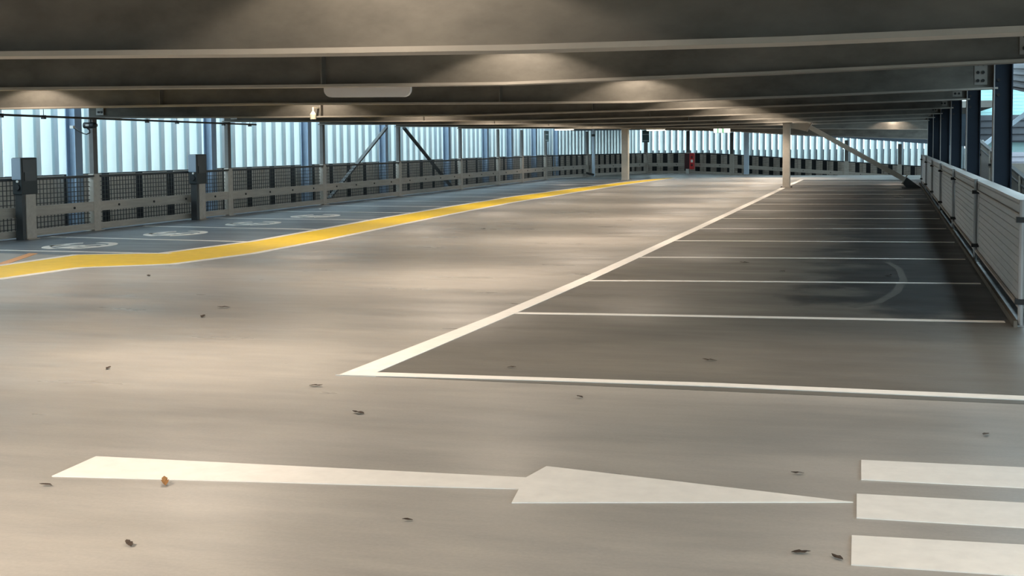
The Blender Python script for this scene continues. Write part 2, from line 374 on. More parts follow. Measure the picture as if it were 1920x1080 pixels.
for yl, yr, _, prof, label in BEAMS[1:]:
    yat = lambda x, yl=yl, yr=yr: yl + (yr - yl) * (x + 13.85) / 15.1
    zat = lambda x, prof=prof: next((za + (zb - za) * (x - xa) / (xb - xa) for (xa, za), (xb, zb) in zip(prof, prof[1:]) if x <= xb), prof[-1][1])
    root = thing('steel_beam', label, 'beam', (-6, yat(-6), zat(-6)), 'steel beams carrying the upper deck')
    xs = sorted(set([p[0] for p in prof] + [-12, -9, -2, 0.2]))
    wb, fbm = MB(), MB()
    for a, b in zip(xs, xs[1:]):
        ya, yb, za, zb = yat(a), yat(b), zat(a), zat(b)
        wb.hexa([(a, ya - .007, za + .01), (b, yb - .007, zb + .01), (b, yb + .007, zb + .01), (a, ya + .007, za + .01),
                 (a, ya - .007, 2.70), (b, yb - .007, 2.70), (b, yb + .007, 2.70), (a, ya + .007, 2.70)])
        fbm.hexa([(a, ya - .11, za), (b, yb - .11, zb), (b, yb + .11, zb), (a, ya + .11, za),
                  (a, ya - .11, za + .024), (b, yb - .11, zb + .024), (b, yb + .11, zb + .024), (a, ya + .11, za + .024)])
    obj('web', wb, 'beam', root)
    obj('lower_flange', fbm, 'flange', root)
    if yr < 48:
        for xe, dirx in ((1.13, -1), (-13.7, 1)):
            ye, ze = yat(xe), zat(xe)
            pl = obj('end_plate', MB().box(xe - 0.15 if dirx < 0 else xe, xe if dirx < 0 else xe + 0.15, ye - .03, ye - .008, ze + .06, ze + .36), 'plate', root)
            for zz in (0.12, 0.22, 0.32):
                for dx in (0.05, 0.11):
                    xx = xe + dirx * dx
                    obj('bolt', MB().cyl((xx, ye - .048, ze + zz - 0.01), (xx, ye - .028, ze + zz - 0.01), 0.021, 6), 'bolt', pl)
        for xs_ in (-9.6, -4.9):
            obj('stiffener', MB().box(xs_ - .006, xs_ + .006, yat(xs_) - .10, yat(xs_) - .006, zat(xs_) + .02, 2.66), 'beam', root)
    kb = len(lamp_spots) // 2
    for lx in ((-2.1 if kb == 2 else -3.1), {3: -10.6, 4: -11.4, 5: -9.6}.get(kb, -9.5)):
        lamp_spots.append((lx, yat(lx) - 0.5, zat(lx)))

# ------------------------------------------------------------------ lamps between the beams
def photometric(ld):
    """distribution of the added fill lamps: strong downward beam, weak side lobe up to the cut-off"""
    ld.use_nodes = True
    nt = ld.node_tree; em = nt.nodes['Emission']
    tc = nt.nodes.new('ShaderNodeTexCoord'); sx = nt.nodes.new('ShaderNodeSeparateXYZ')
    ab = nt.nodes.new('ShaderNodeMath'); ab.operation = 'ABSOLUTE'
    mr = nt.nodes.new('ShaderNodeMapRange'); mr.interpolation_type = 'SMOOTHSTEP'
    for i, v in enumerate((0.42, 0.72, SIDE_LOBE, 1.0)): mr.inputs[1 + i].default_value = v
    nt.links.new(tc.outputs['Normal'], sx.inputs[0]); nt.links.new(sx.outputs[2], ab.inputs[0])
    nt.links.new(ab.outputs[0], mr.inputs[0]); nt.links.new(mr.outputs[0], em.inputs['Strength'])
def batten(x, y, z, label, length=1.25, power=LAMP_W, light=True, wide=False):
    t = thing('ceiling_lamp', label, 'lamp', (x, y, z), 'ceiling lamps')
    obj('housing', MB().box(x - length / 2, x + length / 2, y - .055, y + .055, z, z + 0.06), 'housing', t, bev=.01)
    obj('diffuser', MB().box(x - length / 2 + .02, x + length / 2 - .02, y - .045, y + .045, z - .03, z), 'lamp', t, bev=.012)
    if light:
        ld = bpy.data.lights.new('lamp_light', 'SPOT'); ld.energy = power; ld.color = LAMP_COL
        ld.spot_size = radians(136); ld.spot_blend = 0.15; ld.shadow_soft_size = 0.05
        if wide: photometric(ld)
        lo = bpy.data.objects.new('lamp_light', ld); COL.objects.link(lo); lo.parent = t; lo.location = (0, 0, -0.045)
    return t
names = ['overhead', 'first', 'second', 'third', 'fourth', 'fifth', 'sixth', 'seventh', 'eighth', 'ninth', 'tenth']
for i, (x, y, z) in enumerate(lamp_spots):
    row = 'middle' if x > -5 else 'left'
    if y > 47: continue
    batten(x, y, 2.59, 'batten lamp of the %s row, tucked in front of the %s ceiling beam' % (row, ['rear', 'overhead', 'nearest', 'second', 'third', 'fourth', 'fifth', 'sixth', 'seventh', 'eighth', 'ninth', 'last'][i // 2]))
for k in range(11):  # invented row, unseen between the beams, added to brighten the floor
    batten(-4.6, -3.4 + 5.85 * k, 2.60, 'added fill lamp over the white line side of the aisle, in the %s bay' % ['rear', 'overhead', 'nearest', 'second', 'third', 'fourth', 'fifth', 'sixth', 'seventh', 'eighth', 'ninth'][k], 1.25, FILL_LAMP_W * (2.3 if k < 2 else 1.5 if k > 8 else 1.0), True, True)
for k in range(9):  # another invented row, added to lift the yellow strip
    batten(-8.9, 8.1 + 5.6 * k, 2.60, 'added fill lamp over the yellow strip, in the %s bay' % ['nearest', 'second', 'third', 'fourth', 'fifth', 'sixth', 'seventh', 'eighth', 'ninth'][k], 1.25, FILL_LAMP_W * .45, True, True)
for yy, lb in ((3.6, 'added fill lamp over the white crossing bars, out of the top of the photo'), (-2.6, 'added fill lamp behind the crossing bars'), (9.0, 'added fill lamp over the nearest right bay')):  # invented lamps added to brighten the right foreground
    batten(1.2 if yy < 8 else -.2, yy, 2.60, lb, 1.25, FILL_LAMP_W * (.45 if yy < 8 else .35), True, True)
batten(-8.53, 50.0, 1.985, 'glowing white batten lamp above the small dark far sign', 0.72, 60)
batten(-12.15, 50.3, 2.045, 'pale glowing batten lamp by the far left corner', 0.78, 40)
batten(0.15, 52.35, 2.52, 'lamp in front of the sloping far beams at right', 0.9, 70)

# ------------------------------------------------------------------ left facade: fins, outer columns (setting)
wl = MB().box(-15.0, -14.86, -26.0, 58.5, 2.72, 2.84)
wl.box(-15.0, -14.86, -26.0, 58.5, -0.40, -0.28)
wall_left = struct('wall_left', wl, 'facade')
def fin_mesh(name, A, B, bow, z0, z1, grey=0.16, n=9, mid=2):
    """tall louvre fin from its outer edge B to its inner edge A, gently bowed; shading towards the inner edge is painted on in greyer bands"""
    me = bpy.data.meshes.new(name)
    A, B = Vector(A), Vector(B); t_ = (A - B).normalized(); nn = Vector((t_.y, -t_.x))
    prof = [B.lerp(A, i / n * (1 - grey)) + nn * bow * sin(pi * i / n) for i in range(n + 1)]
    k = 3
    for i in range(1, k + 1):
        q = i / k; prof.append(B.lerp(A, 1 - grey + grey * q) - nn * bow * 0.5 * q)
    vs = []; fs = []; N = len(prof)
    for v in prof: vs += [(v.x, v.y, z0), (v.x, v.y, z1)]
    o = len(vs); vs += [(x - nn.x * .004, y - nn.y * .004, z) for x, y, z in vs]
    for i in range(N - 1):
        a = 2 * i; fs.append((a, a + 2, a + 3, a + 1)); fs.append((o + a + 1, o + a + 3, o + a + 2, o + a))
    me.from_pydata(vs, [], fs); me.materials.append(MT['fin']); me.materials.append(MT['finmidshade']); me.materials.append(MT['finshade'])
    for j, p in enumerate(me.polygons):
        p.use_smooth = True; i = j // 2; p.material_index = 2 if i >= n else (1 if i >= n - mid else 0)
    return me
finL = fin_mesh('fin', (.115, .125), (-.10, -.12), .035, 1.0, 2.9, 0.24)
y = -25.0
while y < 58.4:
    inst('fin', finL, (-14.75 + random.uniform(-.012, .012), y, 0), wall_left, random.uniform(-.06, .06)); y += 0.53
def sheet_mesh(name, wd):
    me = bpy.data.meshes.new(name); b_ = MB()
    n = 5
    for i in range(n):
        y0, y1 = wd * (i / n - .5), wd * ((i + 1) / n - .5)
        x0, x1 = 0.05 * sin(pi * i / n), 0.05 * sin(pi * (i + 1) / n)
        b_.hexa([(x0 - .01, y0, 0), (x0, y0, 0), (x1, y1, 0), (x1 - .01, y1, 0), (x0 - .01, y0, 1), (x0, y0, 1), (x1, y1, 1), (x1 - .01, y1, 1)])
    me.from_pydata(b_.v, [], b_.f); me.materials.append(MT['infill']); return me
shL = sheet_mesh('lower_sheet', 0.92)
y = -24.8
while y < 58.0:
    inst('lower_sheet', shL, (-14.55, y, -0.15), wall_left).scale = (1, 1, 1.14); y += 1.2
obj('gap_dark_sheet', MB().box(-14.70, -14.68, -26, 58.0, -.3, 1.0), 'gapdark', wall_left)  # added dark sheet so the gaps between lower sheets look shaded
for py in LPY + [57.5]:
    b_ = MB().box(-14.42, -14.40, py + .10, py + .32, -.3, 2.8).box(-14.24, -14.22, py + .10, py + .32, -.3, 2.8).box(-14.40, -14.24, py + .20, py + .22, -.3, 2.8)
    obj('facade_column', b_, 'facade', wall_left)
obj('edge_beam', MB().box(-14.02, -13.95, 8, 58.5, 2.28, 2.72), 'facade', wall_left)

# ------------------------------------------------------------------ left guard fence
gf = thing('guard_fence', 'long grey steel guard fence with dark mesh along the left bays', 'fence', (LX, 30, 0))
def post(px, py, z0, parent, top=2.05, wd=0.21, lower=1.02, face=0.10):
    b_ = MB().box(px - face / 2, px + face / 2, py - wd / 2, py + wd / 2, z0 + .015, z0 + lower)
    b_.box(px - .09, px + .09, py - wd * .75, py + wd * .75, z0, z0 + .015)
    p_ = obj('post', b_, 'fence', parent)
    obj('post_extension', MB().box(px - face * .4, px + face * .4, py - wd * .32, py + wd * .32, z0 + lower, top), 'postup', p_)
    return p_
def fence_bay(p, q, zp, zq, parent, inward, gap=0.09, grid=0.10):
    """rails, dark mesh between two posts"""
    P, Q = Vector((*p, zp)), Vector((*q, zq)); d = (Q - P); L_ = d.length; d.normalize()
    P2, Q2 = P + d * gap, Q - d * gap; up = Vector((0, 0, 1)); iw = Vector((*inward, 0))
    for nm, z, h, t, mt in (('top_rail', 0.985, 0.035, 0.09, 'dark'), ('middle_rail', 0.44, 0.17, 0.05, 'rail'), ('bottom_rail', 0.085, 0.11, 0.05, 'rail')):
        r_ = obj(nm, MB().bar(P2 + up * z + iw * .02, Q2 + up * z + iw * .02, t, h), mt, parent)
        if nm == 'middle_rail':
            k = max(2, int(L_ / 1.2))
            for i in range(k):
                c = P2.lerp(Q2, (i + .5) / k) + up * z + iw * .045
                obj('bolt', MB().cyl(c, c + iw * .018, 0.022, 6), 'bolt', r_)
    b_ = MB(); n = max(4, int(L_ / grid))
    for i in range(n + 1):
        c = P2.lerp(Q2, i / n) - iw * .03
        b_.bar(c + up * .04, c + up * .97, .011, .010, iw)
    for j in range(12):
        z = .08 + .08 * j
        b_.bar(P2 + up * z - iw * .035, Q2 + up * z - iw * .035, .010, .011)
    obj('mesh_panel', b_, 'mesh', parent)
for i, py in enumerate(LPY):
    post(LX, py, 0, gf, top=2.03)
    q = (LX, LPY[i + 1]) if i + 1 < len(LPY) else CORNER
    fence_bay((LX, py), q, 0, 0, gf, (1, 0))
for (ya, za), (yb, zb) in (((35.85, 1.99), (31.7, 0.12)), ((37.3, 2.0), (41.7, 0.10))):
    obj('diagonal_brace', MB().bar((-13.90, ya, za), (-13.90, yb, zb), .05, .10, (1, 0, 0)), 'dark', gf)
post(CORNER[0], CORNER[1], 0, gf, top=2.03)

# ------------------------------------------------------------------ far fence and far fins
ff = thing('guard_fence', 'far guard fence with taupe sheets behind it, dipping to the right', 'fence', (-6, 64, 0))
pts = [CORNER] + FARP
for i, p in enumerate(FARP): post(p[0], p[1], far_z(p[0]), ff, top=far_z(p[0]) * 1.15 + 2.05, wd=0.22, face=0.20)
for a, b in zip(pts, pts[1:]):
    d = Vector((b[0] - a[0], b[1] - a[1])).normalized()
    fence_bay((a[0] + .1, a[1] + .2) if a is CORNER else a, b, far_z(a[0]), far_z(b[0]), ff, (d.y, -d.x), grid=.34)
wbk = MB()
ln = [(-14.9, 57.2), (-12.2, 65.3), (-8.5, 65.3), (-4, 65.3), (0, 65.3), (4.5, 65.3)]
for a, b in zip(ln, ln[1:]):
    wbk.bar((*a, far_z(a[0]) * 1.1 + 2.78), (*b, far_z(b[0]) * 1.1 + 2.78), .12, .12)
    wbk.bar((*a, far_z(a[0]) - .45), (*b, far_z(b[0]) - .45), .12, .12)
wall_back = struct('wall_back', wbk, 'facade')
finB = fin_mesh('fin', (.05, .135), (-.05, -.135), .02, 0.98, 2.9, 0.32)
shB = sheet_mesh('lower_sheet', 0.30)
for a, b in zip(ln, ln[1:]):
    A, B = Vector(a), Vector(b); L_ = (B - A).length; k = int(L_ / .29); rz = atan2(B.y - A.y, B.x - A.x) - pi / 2
    for i in range(k):
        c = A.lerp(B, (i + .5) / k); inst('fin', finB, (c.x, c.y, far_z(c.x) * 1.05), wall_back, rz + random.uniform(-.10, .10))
    k = int(L_ / .50)
    for i in range(k):
        c = A.lerp(B, (i + .5) / k); c2 = c + Vector((B.y - A.y, -(B.x - A.x))).normalized() * .35
        inst('lower_sheet', shB, (c2.x, c2.y, far_z(c.x) - .2), wall_back, rz).scale = (1, 1, 1.18)
for a, b in zip(ln, ln[1:]):
    dd = Vector((b[1] - a[1], -(b[0] - a[0]))).normalized() * .16
    za, zb = far_z(a[0]), far_z(b[0]); pb = MB()
    P = [(a[0] + dd.x, a[1] + dd.y), (b[0] + dd.x, b[1] + dd.y), (b[0] + dd.x * .9, b[1] + dd.y * .9), (a[0] + dd.x * .9, a[1] + dd.y * .9)]
    Z = (za, zb, zb, za)
    pb.hexa([(x, y, z - .3) for (x, y), z in zip(P, Z)] + [(x, y, z + .99) for (x, y), z in zip(P, Z)])
    obj('gap_dark_sheet', pb, 'gapdark', wall_back)  # same added darkening behind the far gaps
eb = MB()
EP = [(-13.6, 57.6, 2.05), (-11.6, 64.35, 2.12), (-8.5, 64.35, 2.04), (-6.8, 64.35, 1.96), (-4.5, 64.35, 1.80), (-1.9, 64.35, 1.63), (0.5, 64.35, 1.44), (3.5, 64.35, 1.2)]
for (xa, ya, za), (xb, yb, zb) in zip(EP, EP[1:]):
    eb.hexa([(xa, ya - .06, za), (xb, yb - .06, zb), (xb, yb + .06, zb), (xa, ya + .06, za), (xa, ya - .06, 2.72), (xb, yb - .06, 2.72), (xb, yb + .06, 2.72), (xa, ya + .06, 2.72)])
obj('edge_beam', eb, 'facade', wall_back)

# ------------------------------------------------------------------ right parapet
rp = thing('parapet', 'grey sheet metal parapet with tube posts along the right bays', 'parapet', (RX, 30, 0))
for i, py in enumerate(RPY):
    p_ = obj('post', MB().cyl((RX - .03, py, 0.012), (RX - .03, py, 1.02), .024, 10).box(RX - .09, RX + .03, py - .05, py + .05, 0, .012), 'colflange', rp, smooth=False)
    for zz in (0.20, 0.86):
        obj('clamp', MB().box(RX - .075, RX + .015, py - .035, py + .035, zz - .022, zz + .022), 'bolt', p_)
    y2 = RPY[i + 1] if i + 1 < len(RPY) else 48.3
    pb = MB(); z = 0.15
    # ribbed sheet
    prof_ = []
    zz = 0.14
    k = 0
    while zz < 0.97:
        prof_.append((RX + (0.012 if k % 2 else 0.0), zz)); zz += 0.055 if k % 2 == 0 else 0.02; k += 1
    prof_.append((RX, 0.975))
    for (xa, za), (xb, zb) in zip(prof_, prof_[1:]):
        pb.hexa([(xa, py + .02, za), (xa + .02, py + .02, za), (xa + .02, y2 - .02, za), (xa, y2 - .02, za), (xb, py + .02, zb), (xb + .02, py + .02, zb), (xb + .02, y2 - .02, zb), (xb, y2 - .02, zb)])
    obj('sheet_panel', pb, 'sheet', rp)
    obj('top_rail', MB().box(RX - .015, RX + .13, py, y2, 0.975, 1.0), 'sheet', rp)
    obj('top_lip', MB().box(RX - .022, RX + .0, py + .02, y2 - .02, 0.87, 0.885), 'fence', rp)
    obj('bottom_rail', MB().box(RX - .035, RX - .01, py + .02, y2 - .02, 0.125, 0.145), 'fence', rp)
    obj('kerb_plate', MB().box(RX - .09, RX - .06, py - .1, y2 - .1, 0.0, 0.055), 'kerb', rp)
    obj('gap_dark_strip', MB().box(RX + .05, RX + .07, py, y2, 0.0, 0.15), 'gapdark', rp)  # added dark strip so the slot above the kerb looks black
    obj('backing_rail', MB().box(RX + .12, RX + .14, py, y2, 0.80, 0.98), 'fence', rp)

# ------------------------------------------------------------------ steel columns behind the right parapet
clab = ['dark blue steel column beyond the right parapet, just outside the photo', 'widest dark blue steel column behind the right parapet, nearest in view',
        'second widest dark blue steel column behind the right parapet', 'third dark blue steel column in the row behind the right parapet',
        'fourth dark blue steel column in the row behind the right parapet', 'fifth dark blue steel column in the row behind the right parapet',
        'sixth dark blue steel column in the row behind the right parapet', 'last dark blue steel column, at the far end of the right parapet']
for i, cy in enumerate([11.4, 17.4, 23.4, 29.4, 35.4, 41.4, 47.4]):
    t = thing('steel_column', clab[i] if i < 6 else clab[7], 'column', (1.3, cy, -.3), 'dark blue columns behind the right parapet')
    x0, x1 = 1.20, 1.42
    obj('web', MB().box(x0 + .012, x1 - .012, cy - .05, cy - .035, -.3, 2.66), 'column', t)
    obj('flange', MB().box(x0, x0 + .014, cy - .13, cy + .10, -.3, 2.66), 'colflange', t)  # paler than the web: light from inside put into the flange colour
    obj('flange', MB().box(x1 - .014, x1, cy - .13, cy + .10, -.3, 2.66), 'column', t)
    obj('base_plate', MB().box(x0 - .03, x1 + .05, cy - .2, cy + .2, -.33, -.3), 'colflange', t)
    for zz in (1.93, 1.75):
        obj('bolt', MB().cyl((x0 + .06, cy - .065, zz + .3), (x0 + .06, cy - .048, zz + .3), .02, 6), 'bolt', t)

# ------------------------------------------------------------------ interior columns
def rhs_column(x, y, wd, z1, label, mt='cream', dp=None):
    dp = dp or wd
    t = thing('steel_column', label, 'column', (x, y, 0))
    obj('shaft', MB().box(x - wd / 2, x + wd / 2, y - dp / 2, y + dp / 2, .02, z1), mt, t, bev=.012)
    bp = obj('base_plate', MB().box(x - wd * .8, x + wd * .8, y - dp * .8, y + dp * .8, 0, .02), 'fence', t)
    obj('cap_plate', MB().box(x - wd * .7, x + wd * .7, y - dp * .7, y + dp * .7, z1, z1 + .02), 'fence', t)
    for sx in (-1, 1):
        for sy in (-1, 1):
            obj('bolt', MB().cyl((x + sx * wd * .68, y + sy * dp * .68, .02), (x + sx * wd * .68, y + sy * dp * .68, .045), .016, 6), 'bolt', bp)
    return t
rhs_column(-3.25, 44.2, 0.235, 2.10, 'pale steel column at the white line, joined to the diagonal brace')
rhs_column(-10.2, 52.6, 0.27, 2.06, 'cream steel column standing beside the yellow strip far away')
rhs_column(-6.35, 61.8, 0.22, 1.97, 'pale blue slender column at the far fence, left of the braced column', 'pipe')

# diagonal brace
t = thing('diagonal_brace', 'pale diagonal steel brace from the column top down to the right parapet', 'brace', (-1.1, 44.3, 1.1))
p0, p1 = Vector((-2.52, 44.3, 1.96)), Vector((0.42, 44.3, 0.28))
d = (p1 - p0).normalized(); nrm = Vector((-d.z, 0, d.x))
obj('tube', MB().bar(p0, p1, .15, .15, (0, 1, 0)), 'cream', t, bev=.012)
for p, s in ((p0, -1), (p1, 1)):
    obj('end_plate', MB().hexa([tuple(p + nrm * a + Vector((0, b, 0)) + d * c * s) for c in (0, .04) for a, b in ((-.17, -.1), (.17, -.1), (.17, .1), (-.17, .1))]), 'fence', t)
g1 = MB(); P = [(-3.14, 2.10), (-2.60, 2.10), (-2.50, 2.06), (-2.66, 1.83), (-2.85, 1.88), (-3.14, 1.94)]
n = len(P); g1.add([(x, 44.27, z) for x, z in P] + [(x, 44.31, z) for x, z in P], [tuple(range(n)), tuple(range(2 * n - 1, n - 1, -1))] + [(i, (i + 1) % n, n + (i + 1) % n, n + i) for i in range(n)])
obj('gusset_plate', g1, 'cream', t)
g2 = MB(); P = [(0.36, 0.16), (0.50, 0.34), (0.95, 0.0), (0.50, 0.0)]
n = len(P); g2.add([(x, 44.27, z) for x, z in P] + [(x, 44.31, z) for x, z in P], [tuple(range(n)), tuple(range(2 * n - 1, n - 1, -1))] + [(i, (i + 1) % n, n + (i + 1) % n, n + i) for i in range(n)])
obj('gusset_plate', g2, 'dark', t)
obj('foot_plate', MB().box(.35, .93, 44.15, 44.45, 0, .02), 'dark', t)

# ------------------------------------------------------------------ charging posts
def charger(x, y, label):
    """x, y: middle of the pedestal; the aisle face looks along +X, the socket side along -Y"""
    t = thing('charging_post', label, 'charger', (x, y, 0), 'charging posts along the left fence')
    obj('pedestal', MB().box(x - .07, x + .07, y - .08, y + .18, 0.012, .76), 'fence', t, bev=.008)
    obj('cable_duct', MB().box(x - .075, x + .055, y - .17, y - .085, 0.0, .76), 'dark', t)
    obj('base_plate', MB().box(x - .09, x + .10, y - .10, y + .22, 0, .012), 'fence', t)
    z0, z1 = .74, 1.34
    obj('case', MB().box(x - .09, x + .09, y - .21, y + .21, z0, z1), 'charcoal', t, bev=.015)
    obj('display', MB().box(x + .088, x + .098, y - .14, y + .16, .96, 1.10), 'black', t)
    obj('front_panel', MB().box(x + .088, x + .095, y - .18, y + .18, 1.10, 1.31), 'black', t)
    c = obj('side_cover', MB().box(x - .085, x + .085, y - .228, y - .208, .98, 1.33), 'gloss', t, bev=.006)
    s_ = obj('socket', MB().cyl((x + .0, y - .235, .86), (x + .0, y - .205, .86), .055, 12), 'black', t)
    obj('socket_ring', MB().cyl((x + .02, y - .24, .955), (x + .02, y - .20, .955), .020, 8), 'housing', s_)
    return t
charger(-13.59, 18.78, 'black charging post at the left edge, nearest of the two')
charger(-13.57, 24.4, 'black charging post further along the left fence, near the second oval symbol')

# ------------------------------------------------------------------ small things
t = thing('hanging_sign', 'plain grey sign board with rounded lower corners hanging under a ceiling beam', 'sign', (-5.04, 12.4, 2.05))
b_ = MB(); P = []
x0, x1, z0, z1, r = -5.47, -4.55, 1.975, 2.12, .075
P = [(x0, z1)] + [(x0 + r - r * cos(a), z0 + r - r * sin(a)) for a in [pi / 2 * k / 6 for k in range(7)]] + [(x1 - r + r * sin(a), z0 + r - r * cos(a)) for a in [pi / 2 * k / 6 for k in range(7)]] + [(x1, z1)]
n = len(P); yb = 12.4
tilt = lambda x: (x + 5.0) * -.012
b_.add([(x, yb, z + tilt(x)) for x, z in P] + [(x, yb + .05, z + tilt(x)) for x, z in P], [tuple(range(n)), tuple(range(2 * n - 1, n - 1, -1))] + [(i, (i + 1) % n, n + (i + 1) % n, n + i) for i in range(n)])
obj('board', b_, 'board', t)
for xx in (-5.3, -4.72): obj('hanger', MB().cyl((xx, yb + .025, 2.1), (xx, yb + .025, 2.67), .008, 6), 'dark', t)

t = thing('security_camera', 'cream camera pointing straight down under a ceiling beam', 'camera', (-9.67, 21.45, 2.05))
obj('stem', MB().cyl((-9.67, 21.45, 2.08), (-9.67, 21.45, 2.16), .015, 8), 'camc', t)
obj('arm', MB().bar((-9.67, 21.45, 2.155), (-9.67, 21.75, 2.155), .03, .02), 'camc', t)
obj('body', MB().cyl((-9.67, 21.45, 1.955), (-9.67, 21.45, 2.04), .052, 16).cyl((-9.67, 21.45, 2.04), (-9.67, 21.45, 2.09), .052, 16, .02), 'camc', t)
obj('lens', MB().cyl((-9.67, 21.45, 1.93), (-9.67, 21.45, 1.957), .04, 14), 'black', t)

cx, cy, cz = -13.62, 20.75, 1.885
t = thing('security_camera', 'black dome camera with a looped cable on the left fence post', 'camera', (cx, cy, cz))
obj('body', MB().cyl((cx - .10, cy - .06, cz), (cx + .10, cy - .06, cz), .055, 14).cyl((cx + .10, cy - .06, cz), (cx + .15, cy - .06, cz), .055, 14, .03), 'black', t)
obj('label_plate', MB().box(cx - .04, cx + .03, cy - .122, cy - .112, cz - .015, cz + .02), 'housing', t)
obj('bracket', MB().cyl((cx + .02, cy - .05, cz + .04), (cx + .02, cy - .05, cz + .13), .015, 8).bar((cx + .02, cy - .05, cz + .12), (cx - .1, cy + .2, cz + .12), .03, .03), 'black', t)
obj('cable', MB().tube([(cx - .38, cy, cz - .02), (cx - .28, cy, cz - .09), (cx - .17, cy, cz - .14), (cx - .08, cy - .03, cz - .155), (cx - .0, cy - .05, cz - .13), (cx + .0, cy - .06, cz - .08), (cx - .06, cy - .06, cz - .04)], .012, 6), 'black', t)
obj('connector', MB().box(cx - .42, cx - .35, cy - .03, cy + .03, cz - .05, cz + .0), 'housing', t)

t = thing('conduit', 'thin dark conduit pipe with clips running above the left bays', 'pipe', (-13.5, 19, 2.0))
obj('pipe', MB().tube([(-13.5, 9.5, 2.07), (-13.5, 18.1, 2.022), (-13.5, 20.5, 2.005), (-13.5, 26.9, 1.968)], .018, 8), 'dark', t)
for k, yy in enumerate((11.2, 14.6, 18.1, 19.2, 22.4, 23.5, 25.4, 26.6)):
    zz = 2.022 - (yy - 18.1) * .0062
    obj('clip', MB().box(-13.53, -13.47, yy - .03, yy + .03, zz - .045, zz + .02), 'black', t)
    if yy > 18: obj('hanger', MB().cyl((-13.5, yy, zz), (-13.5, yy, 2.66), .006, 5), 'dark', t)

t = thing('exit_sign', 'glowing green and white exit sign under the far ceiling beams', 'sign', (-5.93, 49.0, 1.94))
obj('case', MB().box(-6.24, -5.62, 49.0, 49.06, 1.835, 2.0), 'housing', t)
for a, b, mt in ((-6.22, -6.10, 'exitw'), (-6.10, -6.04, 'exitg'), (-6.04, -5.93, 'exitw'), (-5.93, -5.85, 'exitg'), (-5.85, -5.64, 'exitw')):
    obj('sign_panel', MB().box(a, b, 48.99, 49.0, 1.85, 1.985), mt, t)
obj('hanger', MB().cyl((-5.93, 49.03, 2.0), (-5.93, 49.03, 2.7), .012, 6), 'dark', t)

def post_sign(x, y, z0, z1, wd, label):
    t = thing('post_sign', label, 'sign', (x, y, z0))
    obj('plate', MB().box(x - wd / 2, x + wd / 2, y - .02, y, z0, z1), 'sign', t)
    h = z1 - z0
    for a, b in ((.10, .17), (.62, .70)):
        obj('pale_strip', MB().box(x - wd / 2 + .01, x + wd / 2 - .01, y - .026, y - .02, z0 + h * a, z0 + h * b), 'signl', t)
    obj('clip', MB().box(x - .04, x + .04, y, y + .06, z0 + .1, z1 - .1), 'dark', t)
post_sign(-11.37, 63.78, 1.52, 2.10, .34, 'small dark sign with pale strips on a far fence post')
post_sign(-13.68, 53.62, 1.58, 2.02, .14, 'narrow dark sign high on a left fence post near the corner')

t = thing('fire_extinguisher_cabinet', 'red fire extinguisher cabinet on the far fence', 'cabinet', (-9.25, 63.8, .2))
obj('case', MB().box(-9.46, -9.20, 63.55, 63.85, .24, .98), 'redd', t, bev=.01)
obj('door', MB().box(-9.22, -9.00, 63.50, 63.82, .22, 1.0), 'red', t, bev=.03)
obj('label_plate', MB().box(-9.15, -9.05, 63.488, 63.50, .55, .68), 'white', t)
for zz in (.42, .80): obj('window', MB().cyl((-9.10, 63.50, zz), (-9.10, 63.486, zz), .055, 10), 'redd', t)
obj('leg', MB().box(-9.40, -9.28, 63.6, 63.75, 0.0, .24), 'housing', t)

t = thing('downpipe', 'pale downpipe with a dark bracket at the far left corner', 'pipe', (-12.75, 58.3, 0))
obj('pipe', MB().cyl((-12.75, 58.3, .02), (-12.75, 58.3, 1.02), .07, 12).cyl((-12.75, 58.3, 1.0), (-12.75, 58.3, 2.3), .05, 12), 'pipe', t, smooth=False)
obj('bracket', MB().bar((-13.05, 58.1, .18), (-12.70, 58.2, .09), .08, .09), 'black', t)
obj('collar', MB().cyl((-12.75, 58.3, 1.80), (-12.75, 58.3, 1.90), .075, 12), 'dark', t)

# ------------------------------------------------------------------ leaves and scraps on the deck
def leaf(x, y, s, mt, label, rz, name='fallen_leaf', curl=.35):
    b_ = MB(); n = 8; top = []; 
    out = [(0, -1), (.38, -.6), (.55, -.1), (.35, .35), (.42, .6), (0, 1.0), (-.40, .55), (-.36, .3), (-.58, -.12), (-.36, -.62)]
    vs = [(0, 0, .02)] + [(u * s * .7, v * s, .012 + curl * s * (u * u * 1.4 + max(0, v) ** 2 * .5) + random.uniform(0, .1) * s) for u, v in out]
    k = len(out)
    vs2 = [(a, b, c + .0015) for a, b, c in vs]
    fs = [(0, 1 + (i + 1) % k, 1 + i) for i in range(k)] + [(k + 1, k + 2 + i, k + 2 + (i + 1) % k) for i in range(k)] + [(1 + i, 1 + (i + 1) % k, k + 2 + (i + 1) % k, k + 2 + i) for i in range(k)]
    zmin = min(v[2] for v in vs)
    c_, s_ = cos(rz), sin(rz)
    b_.add([(x + a * c_ - b * s_, y + a * s_ + b * c_, c - zmin + 0.0062) for a, b, c in vs + vs2], fs)
    o = obj(name, b_, mt); return tag(o, label, 'leaf' if name == 'fallen_leaf' else 'litter')
leaf(-3.09, 5.20, .045, 'leafb', 'curled orange brown leaf lying against the near edge of the big arrow', .6, curl=.8)
